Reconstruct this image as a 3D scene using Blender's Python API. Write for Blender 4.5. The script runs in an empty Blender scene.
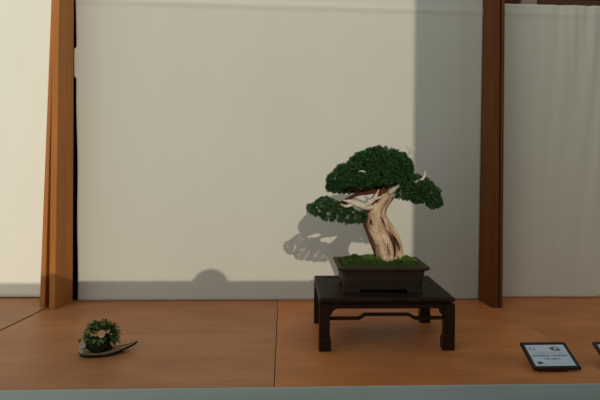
import bpy, bmesh, math, random
from mathutils import Vector, Matrix, noise
R = math.radians
random.seed(7)
S = bpy.context.scene
COL = S.collection

# ------------------------------------------------------------------ helpers
def tag(o, label=None, cat=None, group=None, kind=None):
    if label: o['label'] = label
    if cat: o['category'] = cat
    if group: o['group'] = group
    if kind: o['kind'] = kind
    return o

def empty(name, loc, rz=0.0):
    o = bpy.data.objects.new(name, None)
    COL.objects.link(o)
    o.location = loc
    o.rotation_euler = (0, 0, rz)
    o.empty_display_size = 0.05
    return o

def mesh_obj(name, me, mat, parent=None, smooth=False):
    if mat is not None:
        for m in (mat if isinstance(mat, (list, tuple)) else [mat]):
            me.materials.append(m)
    if smooth:
        me.polygons.foreach_set('use_smooth', [True] * len(me.polygons))
    o = bpy.data.objects.new(name, me)
    COL.objects.link(o)
    if parent: o.parent = parent
    return o

def from_bm(name, bm, mat, parent=None, smooth=False):
    bmesh.ops.recalc_face_normals(bm, faces=bm.faces[:])
    me = bpy.data.meshes.new(name)
    bm.to_mesh(me); bm.free()
    return mesh_obj(name, me, mat, parent, smooth)

def from_lists(name, vs, fs, mat, parent=None, smooth=False):
    me = bpy.data.meshes.new(name)
    me.from_pydata(vs, [], fs)
    me.update()
    return mesh_obj(name, me, mat, parent, smooth)

def add_box(bm, x0, x1, y0, y1, z0, z1, bevel=0.0, M=None):
    g = bmesh.ops.create_cube(bm, size=1.0)
    vs = g['verts']
    T = Matrix.Translation(((x0+x1)/2, (y0+y1)/2, (z0+z1)/2)) @ Matrix.Diagonal((x1-x0, y1-y0, z1-z0, 1))
    bmesh.ops.transform(bm, matrix=T, verts=vs)
    if bevel > 0:
        es = list({e for v in vs for e in v.link_edges})
        r = bmesh.ops.bevel(bm, geom=es, offset=bevel, segments=2, affect='EDGES', profile=0.5)
        vs = list({v for f in r['faces'] for v in f.verts} | {v for v in vs if v.is_valid})
    if M is not None:
        bmesh.ops.transform(bm, matrix=M, verts=vs)
    return vs

def add_prism(bm, pts, axis, a, b):
    """closed outline pts (2D) extruded from a to b along axis ('x','y','z')"""
    def P(p, t):
        if axis == 'y': return (p[0], t, p[1])
        if axis == 'x': return (t, p[0], p[1])
        return (p[0], p[1], t)
    v0 = [bm.verts.new(P(p, a)) for p in pts]
    v1 = [bm.verts.new(P(p, b)) for p in pts]
    n = len(pts)
    bm.faces.new(v0); bm.faces.new(v1[::-1])
    for i in range(n):
        bm.faces.new((v0[i], v1[i], v1[(i+1) % n], v0[(i+1) % n]))

def add_loft(bm, rings, cap0=True, cap1=True):
    R_ = [[bm.verts.new(p) for p in r] for r in rings]
    n = len(R_[0])
    for a, b in zip(R_[:-1], R_[1:]):
        for i in range(n):
            bm.faces.new((a[i], a[(i+1) % n], b[(i+1) % n], b[i]))
    if cap0: bm.faces.new(R_[0][::-1])
    if cap1: bm.faces.new(R_[-1])
    return R_

def rrect(hx, hy, r, z, seg=6, cx=0, cy=0):
    out = []
    for k, (sx, sy) in enumerate(((1, 1), (-1, 1), (-1, -1), (1, -1))):
        for i in range(seg+1):
            a = R(90*k + 90*i/seg)
            out.append((cx + sx*(hx-r) + r*math.cos(a), cy + sy*(hy-r) + r*math.sin(a), z))
    return out

def catmull(P, n):
    P = [P[0]] + list(P) + [P[-1]]
    out = []
    for i in range(1, len(P)-2):
        p0, p1, p2, p3 = P[i-1], P[i], P[i+1], P[i+2]
        for k in range(n):
            t = k/n
            out.append(tuple(0.5*((2*b) + (-a+c)*t + (2*a-5*b+4*c-d)*t*t + (-a+3*b-3*c+d)*t**3)
                             for a, b, c, d in zip(p0, p1, p2, p3)))
    out.append(tuple(P[-2]))
    return out

def sweep(name, path, mat, parent=None, seg=14, shape=None, sub=8, cap=True):
    """path: (x,y,z,r) control points; shape(theta, v)->radius factor; writes a UV map running along it"""
    pts = catmull(path, sub)
    n = len(pts)
    vs, fs, uv = [], [], []
    prev = None
    L = 0.0
    ref = Vector((0, -1, 0))
    for i, p in enumerate(pts):
        c = Vector(p[:3])
        a = Vector(pts[max(i-1, 0)][:3]); b = Vector(pts[min(i+1, n-1)][:3])
        t = (b-a)
        t = t.normalized() if t.length > 1e-9 else Vector((0, 0, 1))
        if i: L += (c - prev).length
        prev = c
        fwd = ref - t*ref.dot(t)
        if fwd.length < 1e-4: fwd = Vector((1, 0, 0))
        fwd.normalize()
        ref = fwd
        side = t.cross(fwd); side.normalize()
        v = i/(n-1)
        for k in range(seg):
            th = 2*math.pi*k/seg
            f = shape(th, v) if shape else 1.0
            q = c + (fwd*math.cos(th) + side*math.sin(th))*p[3]*f
            vs.append(tuple(q)); uv.append((k/seg, L*10))
    for i in range(n-1):
        for k in range(seg):
            fs.append((i*seg+k, i*seg+(k+1) % seg, (i+1)*seg+(k+1) % seg, (i+1)*seg+k))
    if cap:
        fs.append(tuple(range(seg))[::-1]); fs.append(tuple((n-1)*seg+k for k in range(seg)))
    me = bpy.data.meshes.new(name)
    me.from_pydata(vs, [], fs); me.update()
    bm = bmesh.new(); bm.from_mesh(me); bmesh.ops.recalc_face_normals(bm, faces=bm.faces[:])
    lay = bm.loops.layers.uv.new('UVMap')
    bm.verts.ensure_lookup_table()
    for f in bm.faces:
        us = [uv[l.vert.index][0] for l in f.loops]
        for l in f.loops:
            u, w = uv[l.vert.index]
            if max(us)-min(us) > .5 and u < .5: u += 1
            l[lay].uv = (u, w)
    bm.to_mesh(me); bm.free()
    return mesh_obj(name, me, mat, parent, True)

# ------------------------------------------------------------------ materials
def new_mat(name, rough=0.6, spec=0.3):
    m = bpy.data.materials.new(name); m.use_nodes = True
    nt = m.node_tree
    b = nt.nodes['Principled BSDF']
    b.inputs['Roughness'].default_value = rough
    b.inputs['Specular IOR Level'].default_value = spec
    return m, nt, b

def noise_node(nt, vec, scale, detail=4, rough=.55, mapping=None):
    n = nt.nodes.new('ShaderNodeTexNoise')
    n.inputs['Scale'].default_value = scale
    n.inputs['Detail'].default_value = detail
    n.inputs['Roughness'].default_value = rough
    mp = nt.nodes.new('ShaderNodeMapping')
    if mapping: mp.inputs['Scale'].default_value = mapping
    nt.links.new(vec, mp.inputs['Vector']); nt.links.new(mp.outputs[0], n.inputs['Vector'])
    return n

def ramp(nt, fac, stops):
    r = nt.nodes.new('ShaderNodeValToRGB')
    el = r.color_ramp.elements
    while len(el) < len(stops): el.new(0.5)
    for e, (p, c) in zip(el, stops):
        e.position = p; e.color = (*c, 1)
    nt.links.new(fac, r.inputs['Fac'])
    return r

def bump(nt, b, h, strength, dist):
    bp = nt.nodes.new('ShaderNodeBump')
    bp.inputs['Strength'].default_value = strength; bp.inputs['Distance'].default_value = dist
    nt.links.new(h, bp.inputs['Height']); nt.links.new(bp.outputs[0], b.inputs['Normal'])

def mix(nt, fac, a, b, mode='MIX'):
    m = nt.nodes.new('ShaderNodeMix'); m.data_type = 'RGBA'; m.blend_type = mode
    if hasattr(fac, 'node'): nt.links.new(fac, m.inputs[0])
    else: m.inputs[0].default_value = fac
    for i, s in ((6, a), (7, b)):
        if hasattr(s, 'node'): nt.links.new(s, m.inputs[i])
        else: m.inputs[i].default_value = (*s, 1)
    return m.outputs[2]

def simple(name, c1, c2, scale=20, rough=.6, spec=.3, mapping=None, coord='Object', bs=0, bd=.002, detail=4):
    m, nt, b = new_mat(name, rough, spec)
    tc = nt.nodes.new('ShaderNodeTexCoord')
    n = noise_node(nt, tc.outputs[coord], scale, detail, mapping=mapping)
    r = ramp(nt, n.outputs[0], [(.3, c1), (.7, c2)])
    nt.links.new(r.outputs[0], b.inputs['Base Color'])
    if bs: bump(nt, b, n.outputs[0], bs, bd)
    return m

def wood(name, dark, mid, light, axis='x', rough=.5, spec=.35, stain=None):
    m, nt, b = new_mat(name, rough, spec)
    tc = nt.nodes.new('ShaderNodeTexCoord')
    mp = {'x': (1.2, 14, 14), 'z': (14, 14, 1.0), 'y': (14, 1.2, 14)}[axis]
    mp2 = {'x': (4, 90, 90), 'z': (90, 90, 3), 'y': (90, 4, 90)}[axis]
    n1 = noise_node(nt, tc.outputs['Object'], 1.0, 5, .6, mp)
    n2 = noise_node(nt, tc.outputs['Object'], 1.0, 3, .6, mp2)
    r1 = ramp(nt, n1.outputs[0], [(.25, dark), (.5, mid), (.78, light)])
    r2 = ramp(nt, n2.outputs[0], [(.3, (.84, .84, .84)), (.65, (1, 1, 1))])
    c = mix(nt, 1.0, r1.outputs[0], r2.outputs[0], 'MULTIPLY')
    if stain:
        n3 = noise_node(nt, tc.outputs['Object'], stain[1], 2, .5, (1, 1.8, 1))
        r3 = ramp(nt, n3.outputs[0], [(.35, stain[0]), (.62, (1, 1, 1))])
        c = mix(nt, 1.0, c, r3.outputs[0], 'MULTIPLY')
    nt.links.new(c, b.inputs['Base Color'])
    bump(nt, b, n2.outputs[0], .12, .001)
    return m

def cloth_mat(name, c, c2, rough=.9):
    m, nt, b = new_mat(name, rough, .1)
    tc = nt.nodes.new('ShaderNodeTexCoord')
    n = noise_node(nt, tc.outputs['Object'], 1.0, 4, .5, (2.2, 2, .7))
    r = ramp(nt, n.outputs[0], [(.3, c), (.7, c2)])
    nt.links.new(r.outputs[0], b.inputs['Base Color'])
    w = noise_node(nt, tc.outputs['Object'], 1.0, 2, .5, (420, 420, 420))
    bump(nt, b, w.outputs[0], .10, .0006)
    return m

PLY_L = wood('plywood_stained', (.52, .205, .074), (.585, .232, .086), (.65, .26, .10), 'x', .48, .42, ((.84, .80, .78), 2.6))
PLY_R = wood('plywood_stained_deep', (.66, .212, .056), (.73, .243, .066), (.80, .28, .08), 'x', .48, .42, ((.84, .78, .74), 2.6))
PLY_D = wood('plywood_stained_side', (.47, .215, .085), (.52, .24, .098), (.57, .27, .11), 'x', .48, .42, ((.84, .80, .78), 2.6))
PLYEDGE = wood('plywood_edge', (.48, .28, .13), (.55, .33, .16), (.62, .38, .19), 'y', .6, .2)
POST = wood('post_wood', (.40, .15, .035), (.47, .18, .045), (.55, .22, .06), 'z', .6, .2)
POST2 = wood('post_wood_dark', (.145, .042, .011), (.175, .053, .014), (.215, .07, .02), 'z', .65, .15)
DARKWALL = simple('dark_back_wall', (.012, .009, .007), (.02, .015, .012), 6, .9, .1)
BEAM = wood('beam_wood', (.10, .04, .02), (.13, .055, .028), (.17, .07, .035), 'x', .7, .2)
BEAMP = wood('beam_pale_wood', (.40, .30, .2), (.46, .35, .24), (.5, .4, .28), 'z', .7, .2)
CLOTH_M = cloth_mat('ecru_cotton', (.595, .585, .53), (.62, .61, .552))
CLOTH_L = cloth_mat('cream_cotton', (.88, .87, .79), (.91, .90, .82))
CLOTH_R = cloth_mat('grey_beige_cotton', (.74, .69, .58), (.77, .72, .61))
SKIRT = cloth_mat('pale_blue_skirt', (.50, .57, .555), (.56, .625, .60))
STONEF = simple('gravel_ground', (.18, .16, .14), (.3, .28, .25), 40, .9, .1)
PLASTER = simple('sun_blocker_plaster', (.34, .33, .31), (.40, .39, .37), 8, .9, .1)
STAND = simple('dark_lacquered_rosewood', (.020, .009, .005), (.036, .017, .009), 3, .5, .16, (2, 30, 30), bs=.05, bd=.0005)
POTM = simple('unglazed_brown_clay', (.045, .027, .019), (.062, .038, .027), 25, .62, .2, bs=.15, bd=.001)
POTRIM = simple('unglazed_rim_clay', (.060, .035, .022), (.085, .05, .033), 25, .6, .2, bs=.15, bd=.001)
FRAME = simple('black_brown_frame', (.016, .008, .007), (.03, .014, .012), 12, .4, .4, (2, 20, 20))
CARD = simple('white_card', (.66, .72, .80), (.70, .76, .84), 3, .5, .3)
INK = simple('dark_ink', (.08, .09, .10), (.14, .15, .17), 30, .7, .1)
INKG = simple('grey_ink', (.28, .28, .33), (.34, .34, .40), 30, .7, .1)
SLAB = simple('dark_slate_tray', (.026, .010, .006), (.05, .02, .012), 18, .55, .15, bs=.3, bd=.002)
SLABTOP = simple('olive_glaze', (.26, .17, .095), (.34, .23, .13), 14, .6, .15)
MUCK = simple('dark_root_ball', (.010, .012, .008), (.03, .03, .02), 60, .9, .1, bs=.6, bd=.004)
LEAF1 = simple('succulent_leaf', (.13, .17, .035), (.36, .36, .11), 22, .6, .15)
LEAF2 = simple('succulent_leaf_dark', (.03, .07, .02), (.09, .15, .04), 30, .6, .15)
REDT = simple('red_bud', (.30, .07, .04), (.4, .12, .07), 30, .6, .2)
PETAL = simple('blush_petal', (.72, .42, .23), (.80, .50, .29), 30, .6, .2)
PETALW = simple('pale_petal', (.42, .42, .33), (.52, .50, .42), 30, .6, .2)
BARK = simple('red_brown_bark', (.07, .022, .012), (.155, .052, .027), 3, .8, .15, (1.5, 60, 1), bs=.5, bd=.002, coord='Object')

def deadwood():
    m, nt, b = new_mat('bleached_deadwood', .8, .15)
    uv = nt.nodes.new('ShaderNodeUVMap'); uv.uv_map = 'UVMap'
    n1 = noise_node(nt, uv.outputs[0], 1.0, 5, .6, (9, 1.1, 1))
    n2 = noise_node(nt, uv.outputs[0], 1.0, 4, .6, (34, 2.0, 1))
    r1 = ramp(nt, n1.outputs[0], [(.30, (.22, .11, .06)), (.46, (.54, .37, .24)), (.72, (.76, .59, .42))])
    r2 = ramp(nt, n2.outputs[0], [(.32, (.42, .30, .22)), (.5, (1, 1, 1))])
    c = mix(nt, .8, r1.outputs[0], r2.outputs[0], 'MULTIPLY')
    nt.links.new(c, b.inputs['Base Color'])
    bump(nt, b, n2.outputs[0], .7, .004)
    return m
DEAD = deadwood()
JIN = simple('white_jin_wood', (.50, .42, .33), (.74, .66, .56), 60, .8, .15, bs=.4, bd=.002)

def foliage_mat(name, a, b_, c):
    m, nt, b = new_mat(name, .6, .25)
    g = nt.nodes.new('ShaderNodeNewGeometry')
    tc = nt.nodes.new('ShaderNodeTexCoord')
    r = ramp(nt, g.outputs['Random Per Island'], [(0, a), (.6, b_), (1, c)])
    n = noise_node(nt, tc.outputs['Object'], 30, 2)
    r2 = ramp(nt, n.outputs[0], [(.3, (.75, .8, .75)), (.7, (1.1, 1.1, 1.0))])
    nt.links.new(mix(nt, 1, r.outputs[0], r2.outputs[0], 'MULTIPLY'), b.inputs['Base Color'])
    return m
FOL = foliage_mat('juniper_foliage', (.011, .042, .010), (.022, .076, .017), (.052, .135, .034))
MOSS = foliage_mat('moss_green', (.05, .085, .012), (.085, .14, .02), (.14, .20, .035))
MOSSB = simple('moss_base', (.030, .045, .012), (.08, .11, .03), 70, .95, .05, bs=.6, bd=.004)

# ------------------------------------------------------------------ the setting
TZ = 0.75      # top of the display table
def struct_box(name, x0, x1, y0, y1, z0, z1, mat, bev=0):
    bm = bmesh.new(); add_box(bm, x0, x1, y0, y1, z0, z1, bev)
    return tag(from_bm(name, bm, mat), kind='structure')

struct_box('floor', -9, 9, -10, 3, -.1, 0, STONEF)
struct_box('wall_back', -4.2, 4.2, .20, .26, 0, 3.0, DARKWALL)
struct_box('trim_1', 1.30, 3.2, .12, .16, 2.56, 2.66, BEAM)
struct_box('trim_2', 1.50, 1.60, .09, .12, 2.30, 2.86, BEAMP)

# unseen sun blocker added behind the camera: low wall shading the backdrop's foot
SUN = Vector((-.106, .66, -.288))       # travel of the sunlight
def back_trace(x, z, y):                # where the ray that reaches (x, 0, z) crosses the plane y
    k = -y/SUN.y
    return x - SUN.x*k, z - SUN.z*k
yf = -3.95
xb, zb = back_trace(-.436, .869, yf+.05)
bm = bmesh.new()
xn0, xn1 = back_trace(.27, 1, yf)[0], back_trace(.56, 1, yf)[0]     # dip cut in the blocker so that sun reaches the trunk base
add_prism(bm, [(-1.35, 0), (4.4, 0), (4.4, zb), (xn1, zb), (xn1, zb-.055), (xn0, zb-.055), (xn0, zb), (-1.35, zb)], 'y', yf-.05, yf+.05)
g = bmesh.ops.create_uvsphere(bm, u_segments=32, v_segments=16, radius=.118)  # ball added to give the shadow edge its round bump
bmesh.ops.translate(bm, vec=(xb, yf, zb-.035), verts=g['verts'])
tag(from_bm('sun_blocker_low', bm, PLASTER), kind='structure')
yt = -6.4
xt, _ = back_trace(.790, 1, yt-.2)
struct_box('sun_blocker_tall', xt, xt+4, yt-.2, yt, 0, 7.5, PLASTER)  # second unseen blocker, added to shade the right part of the backdrop

# ------------------------------------------------------------------ table
def sheet(xl, xr, y0, y1, z1, mat, label, edge=0):
    """xl / xr: (x at the front y0, x at the back y1) of the two side edges"""
    cx, cy = (xl[0]+xr[0])/2, (y0+y1)/2
    r = empty('plywood_sheet', (cx, cy, z1-.018))
    tag(r, label, 'plywood sheet')
    def quad(a, b, z0_, z1_, bev):
        bm = bmesh.new()
        add_prism(bm, [(a[0]-cx, y0-cy), (b[0]-cx, y0-cy), (b[1]-cx, y1-cy), (a[1]-cx, y1-cy)], 'z', z0_, z1_)
        bmesh.ops.bevel(bm, geom=bm.edges[:], offset=bev, segments=1, affect='EDGES')
        return bm
    e = .007
    l2 = (xl[0]+e, xl[1]+e) if edge < 0 else xl
    r2 = (xr[0]-e, xr[1]-e) if edge > 0 else xr
    from_bm('panel', quad(l2, r2, 0, .018, .001), mat, r)
    if edge:
        o = from_bm('edge_band', quad(xl, l2, 0, .018, .0006) if edge < 0 else quad(r2, xr, 0, .018, .0006), PLYEDGE, r)
        o['label'] = 'pale raw edge of the sheet'
    return r
sheet((-1.483, -1.311), (-.0318, -.0318), -1.27, .03, TZ, PLY_L, 'orange-brown plywood tabletop sheet under the small accent plant', -1)
sheet((-.0288, -.0288), (1.334, 1.264), -1.27, .03, TZ, PLY_R, 'reddish-brown plywood tabletop sheet under the bonsai stand', 1)
sheet((1.336, 1.266), (2.55, 2.55), -1.27, .10, TZ, PLY_R, 'plywood tabletop sheet right of the right posts, under the half-seen sign')
sheet((-2.65, -2.65), (-1.489, -1.305), -1.27, .12, TZ+.004, PLY_D, 'darker plywood tabletop sheet left of the left posts')

r = empty('trestle', (0, -.6, 0))
tag(r, 'wooden trestle frame carrying the plywood table, behind the cloth skirt', 'trestle')
bm = bmesh.new()
for y in (-.60, .52): add_box(bm, -2.6, 2.5, y-.03, y+.03, .64, .7315)
from_bm('rail', bm, POST2, r)
for x in (-2.5, -1.1, 1.0, 2.4):
    for y in (-.56, .5):
        bm = bmesh.new(); add_box(bm, x-.03, x+.03, y-.03+.0, y+.03, 0, .64)
        from_bm('leg', bm, POST2, r)

# ------------------------------------------------------------------ hanging cloths
def cloth(name, xl, xr, z0, z1, y0, fold, mat, nx=220, nz=130, thick=.0015, edge=None):
    vs, fs = [], []
    for j in range(nz+1):
        w = j/nz; z = z0 + (z1-z0)*w
        l = xl(z) if callable(xl) else xl
        rr = xr(z) if callable(xr) else xr
        for i in range(nx+1):
            u = i/nx
            x = l + (rr-l)*u
            vs.append((x, y0 + fold(x, z), z))
    for j in range(nz):
        for i in range(nx):
            a = j*(nx+1)+i
            fs.append((a, a+1, a+nx+2, a+nx+1))
    o = from_lists(name, vs, fs, mat, None, True)
    sd = o.modifiers.new('thickness', 'SOLIDIFY'); sd.thickness = thick; sd.offset = 1
    return o

def ridge(z, zc, w, h):     # hem pocket bulging towards the viewer
    t = (z-zc)/w
    return -h*math.exp(-t**4) if abs(t) < 2 else 0
def fold_mid(x, z):
    y = .004*noise.noise(Vector((x*1.6, 0, z*.5)))
    y += .0016*math.sin(x*19+noise.noise(Vector((x*3, 1, z)))*2.5)*max(0, min(1, (.6-x)/1.2))
    y += .0012*noise.noise(Vector((x*14, 3, z*1.1)))
    y += ridge(z, 2.545-.004*(x+1.2), .014, .007)
    return y
def left_edge(z):
    t = (z-.75)/1.8
    e = -1.223 - .034*t**1.5
    if z > 2.25: return e+.004
    if z > 2.08: return e-.014
    return e + .002*math.sin(z*9)
c = cloth('backdrop_cloth', left_edge, lambda z: 1.2175-.006*(1-(z-.75)/1.8), .7525, 2.80, 0, fold_mid, CLOTH_M)
tag(c, 'large ecru backdrop cloth behind the bonsai, crossed by its shadow', 'backdrop cloth')

def fold_left(x, z):
    return .004*noise.noise(Vector((x*2, 5, z*.6))) + .0012*math.sin(x*11+z*.6) + .002*noise.noise(Vector((x*3, 2, z*9)))*max(0, 1-(z-.75)/.35)
c = cloth('backdrop_cloth', -2.70, lambda z: -1.33, .760, 2.80, .06, fold_left, CLOTH_L, 100, 90)
tag(c, 'bright cream backdrop cloth left of the left posts', 'backdrop cloth')

def fold_right(x, z):
    g = max(0, min(1, (x-1.52)/.25))
    top = .35+.65*max(0, min(1, (z-1.2)/1.3))
    y = g*top*(.006*math.sin((x+.10*(2.6-z))*44+3.0*noise.noise(Vector((x*5, 0, z*.4)))) + .003*math.sin(x*97+z*1.5)*max(0, (z-1.9)/.7))
    y += .0025*noise.noise(Vector((x*5, 7, z*.4)))
    y += .001*math.sin(x*30+z)
    y += ridge(z, 2.545, .011, .006)
    return y
c = cloth('backdrop_cloth', 1.2870, 2.62, .7525, 2.605, .05, fold_right, CLOTH_R, 260, 130)
tag(c, 'grey-beige gathered backdrop cloth right of the right posts', 'backdrop cloth')

def skirt_fold(x, z):
    d = max(0, (.752-z))
    return -.005 - .006*min(1, d*12)*(1+noise.noise(Vector((x*3, 0, z*6)))) - .005*noise.noise(Vector((x*1.3, 2, z*22))) * min(1, d*20)
c = cloth('table_skirt', -2.62, 2.52, .03, .7535, -1.276, skirt_fold, SKIRT, 300, 110, .002)
tag(c, 'pale blue-green cloth skirt hanging down the front edge of the table', 'table skirt')

# ------------------------------------------------------------------ posts between the bays
def board(label, b_front, b_back, w_bottom, lean, y0, y1, mat, zt=2.86, top_w=None, lean_back=None):
    """an upright plank set edge-on; b_front / b_back = x of the right face at its front and back"""
    tw = top_w or w_bottom
    z0 = TZ+.0005
    o = [(b_front-w_bottom, y0), (b_front, y0), (b_back, y1), (b_back-w_bottom, y1)]
    r0 = [(x, y, z0) for x, y in o]
    zm = 1.7
    bm = bmesh.new()
    rings = []
    for k in range(9):
        t = k/8
        z = z0 + (zt-z0)*t
        ww = w_bottom + (tw-w_bottom)*t
        dx = lean*t
        db = dx if lean_back is None else lean_back*t
        rings.append([(b_front-ww+dx, y0, z), (b_front+dx, y0, z), (b_back+db, y1, z), (b_back-ww+db, y1, z)])
    add_loft(bm, rings)
    bmesh.ops.recalc_face_normals(bm, faces=bm.faces[:])
    es = [e for e in bm.edges if abs(e.verts[0].co.z-e.verts[1].co.z) > .1]
    bmesh.ops.bevel(bm, geom=es, offset=.0022, segments=2, affect='EDGES')
    return tag(from_bm('wooden_post', bm, mat), label, 'wooden post')
board('inner orange-brown board of the left pair of posts, beside the main backdrop', -1.2760, -1.2430, .034, .006, -.193, -.018, POST, 2.86, .036, -.016)
board('outer leaning board of the left pair of posts, beside the bright cream cloth', -1.3500, -1.3250, .030, .040, -.150, .025, POST, 2.86, .014, .026)
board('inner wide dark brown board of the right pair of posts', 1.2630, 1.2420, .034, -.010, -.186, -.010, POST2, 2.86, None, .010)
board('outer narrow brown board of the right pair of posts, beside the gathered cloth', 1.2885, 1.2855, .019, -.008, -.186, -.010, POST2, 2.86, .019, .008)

# ------------------------------------------------------------------ bonsai stand
SZ = .992
SX0, SX1, SY0, SY1 = .164, .786, -.895, -.415
scx, scy = (SX0+SX1)/2, (SY0+SY1)/2
st = empty('bonsai_stand', (scx, scy, TZ))
tag(st, 'low dark rosewood display stand carrying the potted bonsai', 'display stand')
hx, hy = (SX1-SX0)/2, (SY1-SY0)/2
h = SZ-TZ
bm = bmesh.new()      # moulded frame with a sunk centre panel
prof = [(hx-.010, h-.022), (hx-.001, h-.018), (hx, h-.010), (hx-.004, h-.002), (hx-.008, h), (hx-.048, h), (hx-.050, h-.004), (hx-.056, h-.004), (hx-.058, h-.0015)]
rings = []
for px, pz in prof:
    d = hx-px
    rings.append(rrect(hx-d, hy-d, .003, pz, 3))
add_loft(bm, rings)
from_bm('top', bm, STAND, st)
bm = bmesh.new(); add_box(bm, -hx+.014, hx-.014, -hy+.014, hy-.014, h-.031, h-.0222, .001)
from_bm('waist', bm, STAND, st)
lw = .052; lt = h-.0312
def apron_pts(hl):
    a = hl-lw; rr = .030
    pts = [(-hl+.003, lt), (-a-.0005, lt-.075)]
    pts = [(-a, lt), (-a, lt-.055)]
    for i in range(9):
        t = R(180-90*i/8)
        pts.append((-a+rr+.004+rr*math.cos(t)+(-.004 if i == 0 else 0), lt-.018-rr+rr*math.sin(t)*1.0))
    m = [(-x, z) for x, z in pts[::-1]]
    return pts+m
for s in (-1, 1):
    bm = bmesh.new(); add_prism(bm, apron_pts(hx), 'y', s*(hy-.004), s*(hy-.024))
    from_bm('apron', bm, STAND, st)
    bm = bmesh.new(); add_prism(bm, apron_pts(hy), 'x', s*(hx-.004), s*(hx-.024))
    from_bm('apron', bm, STAND, st)
def stretcher_pts(hl, zb):
    th = .013; up = .017; k = .045 * (1 if hl > .28 else .8); q = hl*.44
    top = [(-hl, zb+th), (-q-k/2, zb+th), (-q-k/4, zb+th+up*.15), (-q+k/4, zb+th+up*.85), (-q+k/2, zb+th+up)]
    bot = [(-q+k/2+.004, zb+up), (-q+k/4+.004, zb+up*.85), (-q-k/4+.004, zb+up*.15), (-q-k/2+.004, zb), (-hl, zb)]
    top = top+[(-x, z) for x, z in top[::-1]]
    bot = [(-x, z) for x, z in bot[::-1]]+bot
    return top+bot
for s in (-1, 1):
    bm = bmesh.new(); add_prism(bm, stretcher_pts(hx-lw+.006, .137), 'y', s*(hy-.018), s*(hy-.034))
    from_bm('stretcher', bm, STAND, st)
    bm = bmesh.new(); add_prism(bm, stretcher_pts(hy-lw+.006, .137), 'x', s*(hx-.018), s*(hx-.034))
    from_bm('stretcher', bm, STAND, st)
for sx in (-1, 1):
    for sy in (-1, 1):
        bm = bmesh.new(); rings = []
        # outer faces straight, inner faces scalloped so that the foot swells
        for z, w in ((0, .052), (.004, .054), (.048, .054), (.056, .052), (.066, .048), (.085, .047), (.16, .048), (lt-.03, .050), (lt, .053)):
            ox, oy = hx-.001, hy-.001
            rings.append([(sx*(ox-w), sy*(oy-w), z), (sx*ox, sy*(oy-w), z), (sx*ox, sy*oy, z), (sx*(ox-w), sy*oy, z)])
        add_loft(bm, rings)
        es = [e for e in bm.edges if abs(e.verts[0].co.z-e.verts[1].co.z) > .003]
        bmesh.ops.bevel(bm, geom=es, offset=.003, segments=2, affect='EDGES')
        from_bm('leg', bm, STAND, st)

# ------------------------------------------------------------------ the bonsai
TY = -.68
bons = empty('bonsai_tree', (.47, TY, SZ))
tag(bons, 'juniper bonsai with pale twisted trunk in a rectangular brown pot on the dark stand', 'bonsai')
O = Vector(bons.location)
def T(px, py, dy=0.0):                      # tree drawing units (1 unit = about 5 mm) to metres, in the bonsai's own frame
    x = .48 + (px-382)*.00496 ; z = 1.680 - (py-146)*.00491
    return Vector((x, TY+dy, z)) - O

# pot: lofted rounded rectangle, hollow, lipped rim
pz = .012; top = .124
phx, phy = .192, .118
pc = (0.470-O.x+.000, -.685-O.y)
pot = None
bm = bmesh.new()
lv = [(pz, phx-.012, phy-.010, .016), (pz+.004, phx-.008, phy-.006, .020), (pz+.030, phx-.002, phy, .020), (pz+.048, phx, phy+.002, .020), (pz+.050, phx+.003, phy+.005, .022), (pz+.055, phx+.003, phy+.005, .022),
      (pz+.058, phx+.001, phy+.003, .020), (top-.022, phx+.006, phy+.008, .022)]
add_loft(bm, [rrect(a, b, c_, z, 6, *pc) for z, a, b, c_ in lv] +
         [rrect(phx-.008, phy-.008, .02, top-.022, 6, *pc), rrect(phx-.02, phy-.02, .02, pz+.02, 6, *pc)])
pot = from_bm('pot', bm, POTM, bons)
bm = bmesh.new()
lv = [(top-.0215, phx-.006, phy-.006, .02), (top-.0215, phx+.010, phy+.012, .022), (top-.015, phx+.021, phy+.021, .014), (top-.006, phx+.026, phy+.024, .012), (top-.001, phx+.024, phy+.022, .012), (top, phx+.020, phy+.019, .012), (top-.001, phx+.004, phy+.006, .018), (top-.012, phx-.004, phy-.004, .02)]
add_loft(bm, [rrect(a, b, c_, z, 6, *pc) for z, a, b, c_ in lv], False, False)
# close the lip underneath
bm.verts.ensure_lookup_table()
n = 28
bm.faces.ensure_lookup_table()
for i in range(n):
    a, b = bm.verts[i], bm.verts[(i+1) % n]
    c_, d = bm.verts[7*n+(i+1) % n], bm.verts[7*n+i]
    bm.faces.new((a, d, c_, b))
rim = from_bm('rim', bm, POTRIM, pot)
rim['label'] = 'lighter brown flared rim'
for sx in (-1, 1):
    for sy in (-1, 1):
        bm = bmesh.new()
        pts = []
        a, b_, w = phx-.004, phy-.002, .075
        pts = [(sx*a, sy*b_), (sx*(a-w), sy*b_), (sx*(a-w+.012), sy*(b_-.016)), (sx*(a-.016), sy*(b_-.016)), (sx*(a-.016), sy*(b_-w+.020)), (sx*a, sy*(b_-w+.012))]
        pts = [(x+pc[0], y+pc[1]) for x, y in pts]
        add_prism(bm, pts, 'z', 0.0003, pz+.006)
        from_bm('foot', bm, POTM, pot)

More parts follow.
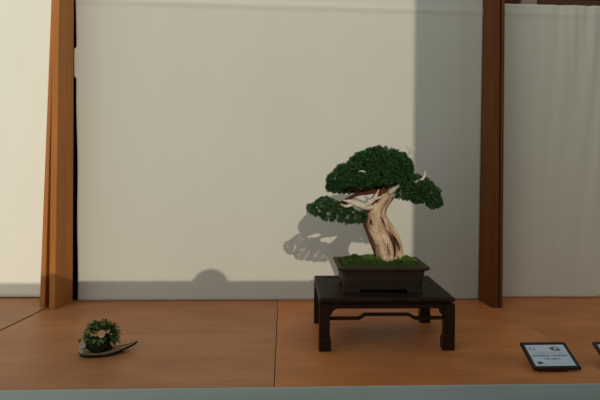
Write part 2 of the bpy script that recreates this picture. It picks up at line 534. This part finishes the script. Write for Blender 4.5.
# moss mound
def moss_h(x, y):
    u, v = (x-pc[0])/(phx-.002), (y-pc[1])/(phy-.002)
    e = max(0, 1-u**4)*max(0, 1-v**4)
    return top-.010 + e**.4*(.022 + .012*math.exp(-((u-.0)**2*3+(v)**2*2))) + .022*noise.noise(Vector((x*30, y*30, 0)))*e**.5 + .006*noise.noise(Vector((x*70, y*70, 3)))*e
bm = bmesh.new()
NX, NY = 70, 46
V = [[bm.verts.new((pc[0]+(i/NX*2-1)*(phx-.006), pc[1]+(j/NY*2-1)*(phy-.006), moss_h(pc[0]+(i/NX*2-1)*(phx-.006), pc[1]+(j/NY*2-1)*(phy-.006)))) for i in range(NX+1)] for j in range(NY+1)]
for j in range(NY):
    for i in range(NX):
        bm.faces.new((V[j][i], V[j][i+1], V[j+1][i+1], V[j+1][i]))
# side wall and bottom so that the soil is solid
per = [V[0][i] for i in range(NX+1)] + [V[j][NX] for j in range(1, NY+1)] + [V[NY][i] for i in range(NX-1, -1, -1)] + [V[j][0] for j in range(NY-1, 0, -1)]
low = [bm.verts.new((v.co.x, v.co.y, pz+.022)) for v in per]
for i in range(len(per)):
    k = (i+1) % len(per)
    bm.faces.new((per[i], low[i], low[k], per[k]))
bm.faces.new(low)
soil = from_bm('moss_mound', bm, MOSSB, bons, True)
soil['label'] = 'green moss mound'

def spike(vs, fs, p, d, ln, w):
    d = d.normalized()
    a = d.orthogonal().normalized(); b = d.cross(a)
    i = len(vs)
    for k in range(3):
        t = 2.0944*k
        q = p + (a*math.cos(t)+b*math.sin(t))*w
        vs.append(q[:])
    mid = p + d*ln*.55
    for k in range(3):
        t = 2.0944*k+.5
        q = mid + (a*math.cos(t)+b*math.sin(t))*w*1.15
        vs.append(q[:])
    vs.append((p+d*ln)[:])
    for k in range(3):
        m = (k+1) % 3
        fs.append((i+k, i+m, i+3+m, i+3+k)); fs.append((i+3+k, i+3+m, i+6))

rnd = random.Random(3)
vs, fs = [], []
for _ in range(5200):
    x = pc[0]+rnd.uniform(-1, 1)*(phx-.006); y = pc[1]+rnd.uniform(-1, 1)*(phy-.006)
    z = moss_h(x, y)-.002
    spike(vs, fs, Vector((x, y, z)), Vector((rnd.gauss(0, .5), rnd.gauss(0, .5), 1)), rnd.uniform(.004, .011), .0017)
o = from_lists('moss_tuft', vs, fs, MOSS, soil); o['kind'] = 'stuff'

# trunk: bleached wood, twisted, hollowed at the lower right
def gauss(a, s): return math.exp(-(a/s)**2)
def ang(a, b):
    d = (a-b+math.pi) % (2*math.pi)-math.pi
    return d
def trunk_shape(th, v):
    f = 1 + .10*math.cos(2*th+1.2+v*2.5) + .05*math.cos(5*th-3*v) + .035*math.cos(9*th+6*v) + .02*math.cos(17*th-7*v)
    tw = .62-1.1*(v-.15)                     # main hollow drifts round the trunk
    f -= .42*gauss(ang(th, tw), .20)*gauss(v-.20, .17)
    f -= .28*gauss(ang(th, tw+.45), .12)*gauss(v-.14, .12)
    f -= .20*gauss(ang(th, tw-.55), .10)*gauss(v-.30, .2)
    f -= .16*gauss(ang(th, -.45), .09)*gauss(v-.55, .25)
    f -= .30*gauss(ang(th, -.95), .10)*gauss(v-.50, .03)
    f += .20*max(0, 1-v*9)*(1+.5*math.cos(4*th+.6))
    return f
def tube(name, pts, mat, parent, seg=10, shape=None, sub=6):
    """pts: (px, py, dy, r in drawing units)"""
    return sweep(name, [(*T(a, b, c_), r*.0049) for a, b, c_, r in pts], mat, parent, seg, shape, sub)
trunk = tube('trunk', [(391, 263, 0, 14), (391, 256, 0, 12.8), (389.5, 249, 0, 13.2), (387.5, 241, 0, 13.2), (383, 232, 0, 12), (377.5, 223, 0, 10.9), (375.5, 215, 0, 9.9), (376.5, 208, 0, 9.2), (380, 201, 0, 8.6),
               (385.5, 194, 0, 8.0), (390, 187, .003, 6.6), (393, 180, .006, 5.2), (395, 172, .01, 3.6), (396, 165, .012, 2)], DEAD, bons, 72, trunk_shape, 8)
trunk['label'] = 'pale bleached twisted trunk'
HOLLOW_SHADE = simple('rust_brown_hollow_shade', (.05, .02, .010), (.12, .05, .025), 60, .9, .05, bs=.4, bd=.002)  # dark brown painted in for rotted wood and shade inside the trunk grooves
def knobby(th, v): return 1+.16*math.cos(3*th+5*v)+.10*math.cos(5*th-8*v)
vein = tube('live_bark', [(381, 263, .0, 3.4), (378, 254, -.002, 2.9), (374, 244, -.006, 2.7), (369, 232, -.008, 2.6), (365.2, 222, -.010, 2.7), (365, 213, -.014, 3.0), (367.5, 206, -.020, 3.0), (372.5, 200, -.026, 3.0), (379, 193, -.030, 3.0), (385, 187, -.024, 3.0), (389, 180, -.015, 2.8)], BARK, trunk, 12, knobby)
vein['label'] = 'strip of living reddish-brown bark'
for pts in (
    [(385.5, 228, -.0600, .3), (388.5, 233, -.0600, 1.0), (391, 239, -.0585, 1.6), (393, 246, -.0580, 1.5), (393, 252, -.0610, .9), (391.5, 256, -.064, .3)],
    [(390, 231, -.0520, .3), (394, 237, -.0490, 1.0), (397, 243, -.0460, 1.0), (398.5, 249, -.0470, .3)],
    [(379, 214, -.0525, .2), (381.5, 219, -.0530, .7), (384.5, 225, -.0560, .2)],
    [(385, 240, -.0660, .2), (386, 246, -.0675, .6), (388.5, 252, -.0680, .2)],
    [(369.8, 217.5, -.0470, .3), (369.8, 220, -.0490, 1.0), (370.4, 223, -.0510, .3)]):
    o = tube('hollow_shade', pts, HOLLOW_SHADE, trunk, 8)
    o['label'] = 'dark rust-brown strip painting in rot and shade of a deadwood cavity'
# branches
for pts in (
    [(389, 182, -.01, 3.4), (383, 180, -.02, 3.0), (372, 184, -.03, 2.6), (360, 187, -.03, 2.2), (348, 187, -.02, 1.6), (338, 182, -.01, 1)],
    [(384, 189, -.012, 3.0), (376, 190, -.02, 2.6), (366, 192, -.02, 2.3), (356, 194, -.01, 2), (347, 199, -.01, 1.8), (336, 206, -.01, 1.5), (322, 208, 0, .9)],
    [(392, 180, 0, 3.4), (399, 182, -.01, 2.8), (409, 186, -.02, 2.2), (420, 190, -.02, 1.6), (432, 198, -.01, .9)],
    [(394, 176, .01, 3.6), (388, 168, .0, 3), (378, 162, -.01, 2.2), (370, 156, -.01, 1.2)],
    [(396, 172, .01, 2.6), (400, 164, .01, 2), (404, 157, 0, 1.2)],
    [(388, 184, .01, 3.0), (378, 176, .05, 2.4), (366, 172, .07, 1.8), (352, 172, .07, 1)]):
    o = tube('branch', pts, BARK, bons, 10, knobby)
    o['label'] = 'reddish-brown branch'
# bleached dead branches
for pts in (
    [(371, 206, -.035, 2.6), (365, 206, -.040, 3.4), (358, 203, -.042, 3.3), (352, 201, -.040, 2.5), (346.5, 200, -.038, 1.4), (342, 199, -.036, .4)],
    [(362, 206, -.045, 2.6), (367, 202, -.048, 2.4), (372, 198, -.05, 1.8), (375, 193, -.05, 1.3), (377, 188, -.05, .4)],
    [(366, 202, -.046, 1.6), (370, 198, -.05, 1.4), (378, 196, -.052, 1.0), (383, 192, -.05, .4)],
    [(352, 203, -.042, 1.8), (346, 205, -.042, 1.4), (340, 203, -.042, .5)],
    [(398, 183, -.04, 1.5), (405, 181, -.055, 1.5), (413, 180.5, -.062, 1.5), (418.5, 178, -.066, 1.5), (421, 174, -.068, 1.2), (421.5, 169.5, -.068, .5)],
    [(405, 160, .0, 1.4), (407.5, 155, 0, 1.1), (409, 151, 0, .9), (408, 147.5, 0, .7), (405.5, 144.5, 0, .3)],
    [(408.5, 152, 0, .9), (411, 149, 0, .8), (413, 147.5, 0, .5), (415.5, 146.5, 0, .2)],
    [(409, 149.5, 0, .7), (410, 146, 0, .5), (409.6, 143, 0, .2)],
    [(392, 196, -.030, 2.2), (397, 192, -.034, 2.6), (400, 195, -.034, 2.0), (402.5, 199, -.030, 1.0)],
    [(388, 192, -.034, 2.4), (393, 187, -.040, 2.6), (397, 182, -.044, 1.8), (400, 178, -.046, .8)],
    [(356, 170.5, -.092, .4), (359, 170, -.096, .9), (362.5, 171, -.096, .3)]):
    o = tube('dead_branch', pts, JIN, bons, 10, knobby)
    o['label'] = 'bleached bare dead branch'

# foliage pads: each built of small rounded clusters of scale leaves
def pad(label, ells, seed, nb=1.0):
    rnd = random.Random(seed)
    E = [(T(a, b, dy), Vector((rx*.0049, ry_*.0049, rz*.0049))) for a, b, dy, rx, ry_, rz in ells]
    vs, fs = [], []
    def inside(p, k, sh):
        for i, (c, s) in enumerate(E):
            if i == k: continue
            d = p-c
            if (d.x/s.x)**2+(d.y/s.y)**2+(d.z/s.z)**2 < sh: return True
        return False
    for k, (c, s) in enumerate(E):
        area = (s.x*s.y+s.y*s.z+s.x*s.z)
        n = int(area*15500*nb)+10
        for i in range(n):
            zz = 1-2*(i+.5)/n; ph = i*2.39996+rnd.random()*.5
            rr = math.sqrt(1-zz*zz)
            d = Vector((rr*math.cos(ph), rr*math.sin(ph), zz))
            if d.z < -.55 and rnd.random() < .45: continue
            p = c + Vector((d.x*s.x, d.y*s.y, d.z*s.z*(.72 if d.z < 0 else 1)))*rnd.uniform(.74, 1.04)
            if inside(p, k, .62): continue
            rb = rnd.uniform(.006, .015)
            if rnd.random() < .10: continue
            nrm = Vector((d.x/s.x, d.y/s.y, d.z/s.z)).normalized()
            for j in range(22):
                q = Vector((rnd.gauss(0, 1), rnd.gauss(0, 1), rnd.gauss(0, 1))).normalized()
                if q.dot(nrm) < -.35: continue
                q2 = (q+nrm*.35+Vector((0, 0, .2))).normalized()
                b0 = p + q*rb*rnd.uniform(.35, .8)
                for m in range(3):
                    dd = q2 + Vector((rnd.gauss(0, .5), rnd.gauss(0, .5), rnd.gauss(0, .5)))
                    spike(vs, fs, b0, dd, rnd.uniform(.006, .0135), .0013)
    o = from_lists('foliage_pad', vs, fs, FOL, bons)
    o['label'] = label
    return o
#          px   py    dy   rx  ry  rz
pad('rounded dark green crown foliage', [(377, 162, .00, 22, 20, 15), (391, 165, -.02, 18, 18, 15), (366, 166, .03, 18, 18, 14), (401, 168, 0, 11, 14, 13)], 1)
pad('dark green foliage below the crown', [(384, 177, -.05, 20, 12, 8), (400, 176, -.03, 12, 12, 9), (372, 184, .03, 20, 10, 8), (388, 186, .05, 12, 10, 7)], 2)
pad('dark green foliage on the upper left', [(352, 175, .00, 18, 19, 12), (340, 180, -.02, 13, 15, 9), (361, 180, -.05, 16, 12, 8), (337, 187, 0, 9, 11, 6), (352, 188, .04, 16, 8, 6)], 3)
pad('dark green foliage on the right', [(415, 184, -.02, 15, 15, 10), (427, 192, .00, 12, 13, 10), (434, 201, .0, 8, 10, 7), (418, 196, -.01, 12, 12, 7), (402, 192, -.045, 8, 8, 7)], 4, .72)
pad('dark green foliage on the low left branch', [(320, 209, .00, 11, 12, 8), (334, 213, -.02, 14, 14, 10), (350, 216, -.03, 13, 11, 7), (360, 216, -.045, 5, 8, 5), (326, 203, .03, 8, 10, 5), (342, 208, .02, 10, 10, 6)], 5, .5)

# ------------------------------------------------------------------ accent plant on its curved tray
ax, ay = -.792, -.885
tr = empty('accent_tray', (ax, ay, TZ))
tag(tr, 'dark curved sliver-shaped tray under the small accent plant', 'tray')
def closed(P, n=5):
    out = []
    m = len(P)
    for i in range(m):
        p0, p1, p2, p3 = P[i-1], P[i], P[(i+1) % m], P[(i+2) % m]
        for k in range(n):
            t = k/n
            out.append(tuple(0.5*((2*b) + (-a+c)*t + (2*a-5*b+4*c-d)*t*t + (-a+3*b-3*c+d)*t**3)
                             for a, b, c, d in zip(p0, p1, p2, p3)))
    return out
# crescent outline seen from above: blunt at the left, drawn out to a lifted tip at the right
OUT = closed([(-.097, .005), (-.094, -.030), (-.070, -.062), (-.020, -.068), (.040, -.052), (.090, -.014), (.136, .030), (.134, .046), (.085, .044), (.030, .052), (-.040, .055), (-.085, .038)])
def tray_lift(x): return .022*max(0, (x-.02)/.116)**1.8
def tray_ring(k, z):
    return [(x*k if x < .1 else x*k+.0, -.006+(y+.006)*k, z+tray_lift(x)) for x, y in OUT]
bm = bmesh.new()
add_loft(bm, [tray_ring(.86, .0006), tray_ring(.95, .002), tray_ring(1.0, .009), tray_ring(1.0, .0125), tray_ring(.975, .0140), tray_ring(.945, .0125), tray_ring(.93, .0095)])
from_bm('body', bm, SLAB, tr)
bm = bmesh.new()
add_loft(bm, [tray_ring(.925, .0080), tray_ring(.925, .0104)])
o = from_bm('inner_face', bm, SLABTOP, tr)
o['label'] = 'olive-grey inner face'

ap = empty('accent_plant', (ax-.008, ay, TZ+.0112))
tag(ap, 'small green accent plant with a blush flower on the curved tray', 'plant')
bm = bmesh.new()
g = bmesh.ops.create_icosphere(bm, subdivisions=4, radius=1)
for v in g['verts']:
    p = v.co.copy()
    k = 1+.10*noise.noise(p*2.2)+.05*noise.noise(p*7)
    v.co = Vector((p.x*.062*k, p.y*.050*k-.008, max(.0, .034+p.z*.040*k)))
from_bm('root_ball', bm, MUCK, ap, True)
def leaf(vs, fs, base, d, ln, w, curl):
    """cupped pointed leaf with thickness"""
    d = d.normalized(); up = Vector((0, 0, 1))
    s = d.cross(up)
    s = s.normalized() if s.length > .05 else Vector((1, 0, 0))
    nrm = s.cross(d)
    i0 = len(vs); n = 6
    for j in range(n+1):
        t = j/n
        c = base + d*ln*t + nrm*(-curl*ln*t*t + .18*ln*t)
        ww = w*math.sin(math.pi*min(1, .12+t*.88))**.7*(1 if t < 1 else .05)
        th = .0016*(1-t*.5)
        vs.extend([(c-s*ww+nrm*.25*ww)[:], (c+nrm*th)[:], (c+s*ww+nrm*.25*ww)[:], (c-nrm*th)[:]])
    for j in range(n):
        a = i0+4*j
        for k in range(4):
            m = (k+1) % 4
            fs.append((a+k, a+m, a+4+m, a+4+k))
    fs.append((i0+3, i0+2, i0+1, i0)); e = i0+4*n; fs.append((e, e+1, e+2, e+3))
rnd = random.Random(11)
groups = [('leaf_cluster', LEAF1, 76), ('leaf_cluster', LEAF2, 74)]
for nm, mt, cnt in groups:
    vs, fs = [], []
    for _ in range(cnt):
        a = rnd.uniform(0, 2*math.pi); e = rnd.uniform(-.35, 1.35)
        d = Vector((math.cos(a)*math.cos(e), math.sin(a)*math.cos(e)*.8, math.sin(e)))
        b = Vector((d.x*.054, d.y*.038, .066+d.z*.034))
        d2 = d + Vector((rnd.gauss(0, .35), rnd.gauss(0, .35), rnd.gauss(.05, .3)))
        leaf(vs, fs, b, d2, rnd.uniform(.026, .044), rnd.uniform(.009, .015), rnd.uniform(.2, .8))
    o = from_lists(nm, vs, fs, mt, ap, True)
# hanging leaves over the left front
for a, b_, c_, dx, dy, dz in ((-.055, -.030, .055, -.6, -.5, -.5), (-.065, -.01, .060, -.9, -.2, -.35), (.05, -.03, .05, .5, -.6, -.45), (.06, -.01, .05, .8, -.3, -.4)):
    vs, fs = [], []
    leaf(vs, fs, Vector((a, b_, c_)), Vector((dx, dy, dz)), .036, .009, .2)
    from_lists('drooping_leaf', vs, fs, LEAF1, ap, True)
def flower(parent, c, nrm, r, mat, pn=9):
    vs, fs = [], []
    nrm = Vector(nrm).normalized(); a_ = nrm.orthogonal().normalized(); b_ = nrm.cross(a_)
    for lay, (rr, tilt) in enumerate(((1, .25), (.72, .6), (.42, 1.2))):
        for k in range(pn):
            t = 2*math.pi*(k+.5*lay)/pn
            d = (a_*math.cos(t)+b_*math.sin(t)) + nrm*tilt
            d.normalize()
            s = nrm.cross(d).normalized()
            i = len(vs)
            for q, w in ((.15, .35), (.6, .5), (1, .28)):
                p = Vector(c) + d*r*rr*q
                vs.extend([(p-s*r*rr*w*.7)[:], (p+s*r*rr*w*.7)[:], (p+s*r*rr*w*.7-nrm*.0012)[:], (p-s*r*rr*w*.7-nrm*.0012)[:]])
            for q in range(2):
                a = i+4*q
                for m in range(4):
                    n_ = (m+1) % 4
                    fs.append((a+m, a+n_, a+4+n_, a+4+m))
            fs.append((i+3, i+2, i+1, i)); fs.append((i+8, i+9, i+10, i+11))
    return from_lists('flower', vs, fs, mat, parent)
o = flower(ap, (.020, -.062, .092), (.1, -1, .35), .0165, PETAL); o['label'] = 'blush pink rosette flower'
o = flower(ap, (-.066, -.046, .040), (-.3, -1, .2), .014, PETALW, 7); o['label'] = 'pale flower at the left'
o = flower(ap, (-.068, -.050, .018), (-.3, -1, .1), .012, PETALW, 7); o['label'] = 'pale flower low at the left'
for x, y, z in ((.022, -.01, .140), (.058, -.005, .124), (-.088, -.015, .052)):
    vs, fs = [], []
    for k in range(6):
        leaf(vs, fs, Vector((x, y, z-.014)), Vector((rnd.gauss(0, .35), rnd.gauss(0, .35), 1)), .017, .005, .1)
    o = from_lists('bud_tip', vs, fs, REDT, ap); o['label'] = 'reddish bud tip'

# ------------------------------------------------------------------ name signs
def text_mesh(body, size, mat, parent, x, y, align='CENTER', bold=0.0, sx=1.0):
    cu = bpy.data.curves.new('lettering', 'FONT')
    cu.body = body; cu.size = size; cu.align_x = align; cu.align_y = 'CENTER'
    cu.offset = bold; cu.extrude = .0001
    t = bpy.data.objects.new('tmp_text', cu); COL.objects.link(t)
    dg = bpy.context.evaluated_depsgraph_get()
    me = bpy.data.meshes.new_from_object(t.evaluated_get(dg))
    bpy.data.objects.remove(t)
    o = mesh_obj('lettering', me, None, parent)
    me.materials.clear(); me.materials.append(mat)
    o.location = (x, y, .0003); o.scale = (sx, 1, 1)
    return o

def make_sign(loc, rz, label, full=True):
    r = empty('name_sign', loc, rz)
    tag(r, label, 'sign', 'name signs on the table')
    W, H = .200, .152
    tilt = math.atan2(.060, .140)
    Mt = Matrix.Translation((0, 0, .011)) @ Matrix.Rotation(tilt, 4, 'X')
    bw = .0125
    # frame: outline ring with depth; local origin = middle of the lower edge
    bm = bmesh.new()
    def loop(d, z): return [(-W/2+d, d, z), (W/2-d, d, z), (W/2-d, H-d, z), (-W/2+d, H-d, z)]
    add_loft(bm, [loop(bw, .003), loop(bw, .0085), loop(bw-.002, .0105), loop(.002, .0105), loop(0, .008), loop(0, -.003), loop(.001, -.004)], False, True)
    bmesh.ops.transform(bm, matrix=Mt, verts=bm.verts[:])
    fr = from_bm('frame', bm, FRAME, r)
    bm = bmesh.new(); add_box(bm, -W/2+bw+.0004, W/2-bw-.0004, bw+.0004, H-bw-.0004, .0005, .0060, 0)
    cd = from_bm('card', bm, CARD, r)
    cd.matrix_local = Mt
    cd['label'] = 'white printed card'
    face = bpy.data.objects.new('printing', None)
    # printing lies on the card face
    z = .0062
    def put(o): o.location.z = z
    if full:
        a = text_mesh('Associazione Bonsai e Suiseki', .0105, INKG, cd, 0.004, .090); put(a)
        a = text_mesh('JUNIPERUS CHINENSIS', .0140, INK, cd, 0, .073, bold=.0003, sx=1.08); put(a)
        a = text_mesh('VAR. KISHU', .0140, INK, cd, 0, .055, bold=.0003, sx=1.0); put(a)
        a = text_mesh('n. 12', .009, INKG, cd, .002, .030); put(a)
        bm = bmesh.new()
        for x0, x1 in ((-.056, -.010), (.014, .066)): add_box(bm, x0, x1, .0292, .0300, z, z+.0002)
        from_bm('rule', bm, INKG, cd)
        # emblem: dark oval brush mark with a pale centre
        bm = bmesh.new()
        def ell(cx, cy, rx, ry, z0, z1, n=28, w=.0):
            pts = [(cx+rx*math.cos(2*math.pi*k/n)*(1+w*math.sin(3*2*math.pi*k/n)), cy+ry*math.sin(2*math.pi*k/n)*(1+w*math.cos(5*2*math.pi*k/n))) for k in range(n)]
            add_prism(bm, pts, 'z', z0, z1)
        ell(.036, .114, .0195, .0110, z, z+.0002, 40, .12)
        add_prism(bm, [(.046, .102), (.058, .101), (.060, .105), (.052, .124), (.046, .124)], 'z', z, z+.0002)
        e = from_bm('emblem', bm, INK, cd); e['label'] = 'dark oval emblem'
        bm = bmesh.new()
        ell(.041, .115, .0090, .0055, z+.0003, z+.0005)
        from_bm('emblem_centre', bm, CARD, cd)
        # small brush characters, upper left
        bm = bmesh.new()
        for bx, by in ((-.066, .0), (-.050, .0)):
            for x0, x1, y0, y1 in ((0, .002, .112, .130), (-.004, .005, .126, .1275), (-.004, .005, .119, .1205), (-.0045, -.003, .112, .120), (.004, .0055, .112, .118)):
                if bx > -.06: y0 -= .002; y1 -= .002
                add_box(bm, bx+x0-.004, bx+x1-.004, y0-.005, y1-.005, z, z+.0002)
        e = from_bm('brush_mark', bm, INK, cd)
        # small tree mark, lower left
        bm = bmesh.new()
        add_prism(bm, [(-.072, .024), (-.060, .024), (-.054, .030), (-.044, .024), (-.046, .032), (-.052, .040), (-.060, .043), (-.066, .038), (-.075, .040), (-.070, .033)], 'z', z, z+.0002)
        e = from_bm('tree_mark', bm, INK, cd)
    bpy.data.objects.remove(face)
    # easel block behind and below the frame
    bm = bmesh.new()
    add_prism(bm, [(.004, .0), (.088, .0), (.088, .006), (.105, .053), (.096, .0495), (.030, .0185), (.004, .0068)], 'x', -.045, .045)
    from_bm('easel', bm, FRAME, r)
    return r
make_sign((1.135, -1.158, TZ), R(.5), 'black-framed white name sign with printed lines, whole, in front of the right posts')
# the neighbour's sign, mostly outside the picture
s2 = make_sign((1.456, -1.160, TZ), R(-2), 'dark-framed name sign cut off by the right edge of the photo')

# ------------------------------------------------------------------ light
sun = bpy.data.lights.new('sun', 'SUN')
sun.energy = 1.34; sun.angle = R(.3); sun.color = (1, .90, .72)
so = bpy.data.objects.new('sun', sun); COL.objects.link(so)
so.rotation_euler = (-SUN).to_track_quat('Z', 'Y').to_euler()
so.location = (1, -5, 5)

w = bpy.data.worlds.new('sky'); S.world = w; w.use_nodes = True
nt = w.node_tree; bg = nt.nodes['Background']
tc = nt.nodes.new('ShaderNodeTexCoord'); dp = nt.nodes.new('ShaderNodeVectorMath'); dp.operation = 'DOT_PRODUCT'
dp.inputs[1].default_value = (-.50, -.85, .12)          # the open end of the aisle, front left, is the bright quarter of the sky
nt.links.new(tc.outputs['Generated'], dp.inputs[0])
mr = nt.nodes.new('ShaderNodeMapRange')
mr.inputs['From Min'].default_value = -1; mr.inputs['From Max'].default_value = 1
nt.links.new(dp.outputs['Value'], mr.inputs['Value'])
rp = ramp(nt, mr.outputs[0], [(0, (.40, .46, .48)), (.55, (.52, .62, .63)), (.85, (.58, .66, .64)), (1, (2.5, 2.5, 2.25))])
nt.links.new(rp.outputs[0], bg.inputs['Color'])
bg.inputs['Strength'].default_value = .55

# ------------------------------------------------------------------ camera
cd = bpy.data.cameras.new('camera')
cd.sensor_width = 36; cd.lens = 560/600*36
cd.shift_x = -16/600; cd.shift_y = -44.6/600
cam = bpy.data.objects.new('camera', cd); COL.objects.link(cam)
cam.location = (0, -3.41, 1.634)
cam.rotation_mode = 'XYZ'
cam.rotation_euler = (Matrix.Rotation(R(-3.2), 4, 'Z') @ Matrix.Rotation(R(90), 4, 'X') @ Matrix.Rotation(R(.66), 4, 'Z')).to_euler()
S.camera = cam
S.view_settings.view_transform = 'Standard'
S.view_settings.look = 'None'
S.view_settings.gamma = 1
S.view_settings.exposure = 0
S.view_settings.use_curve_mapping = False
S.cycles.max_bounces = 8
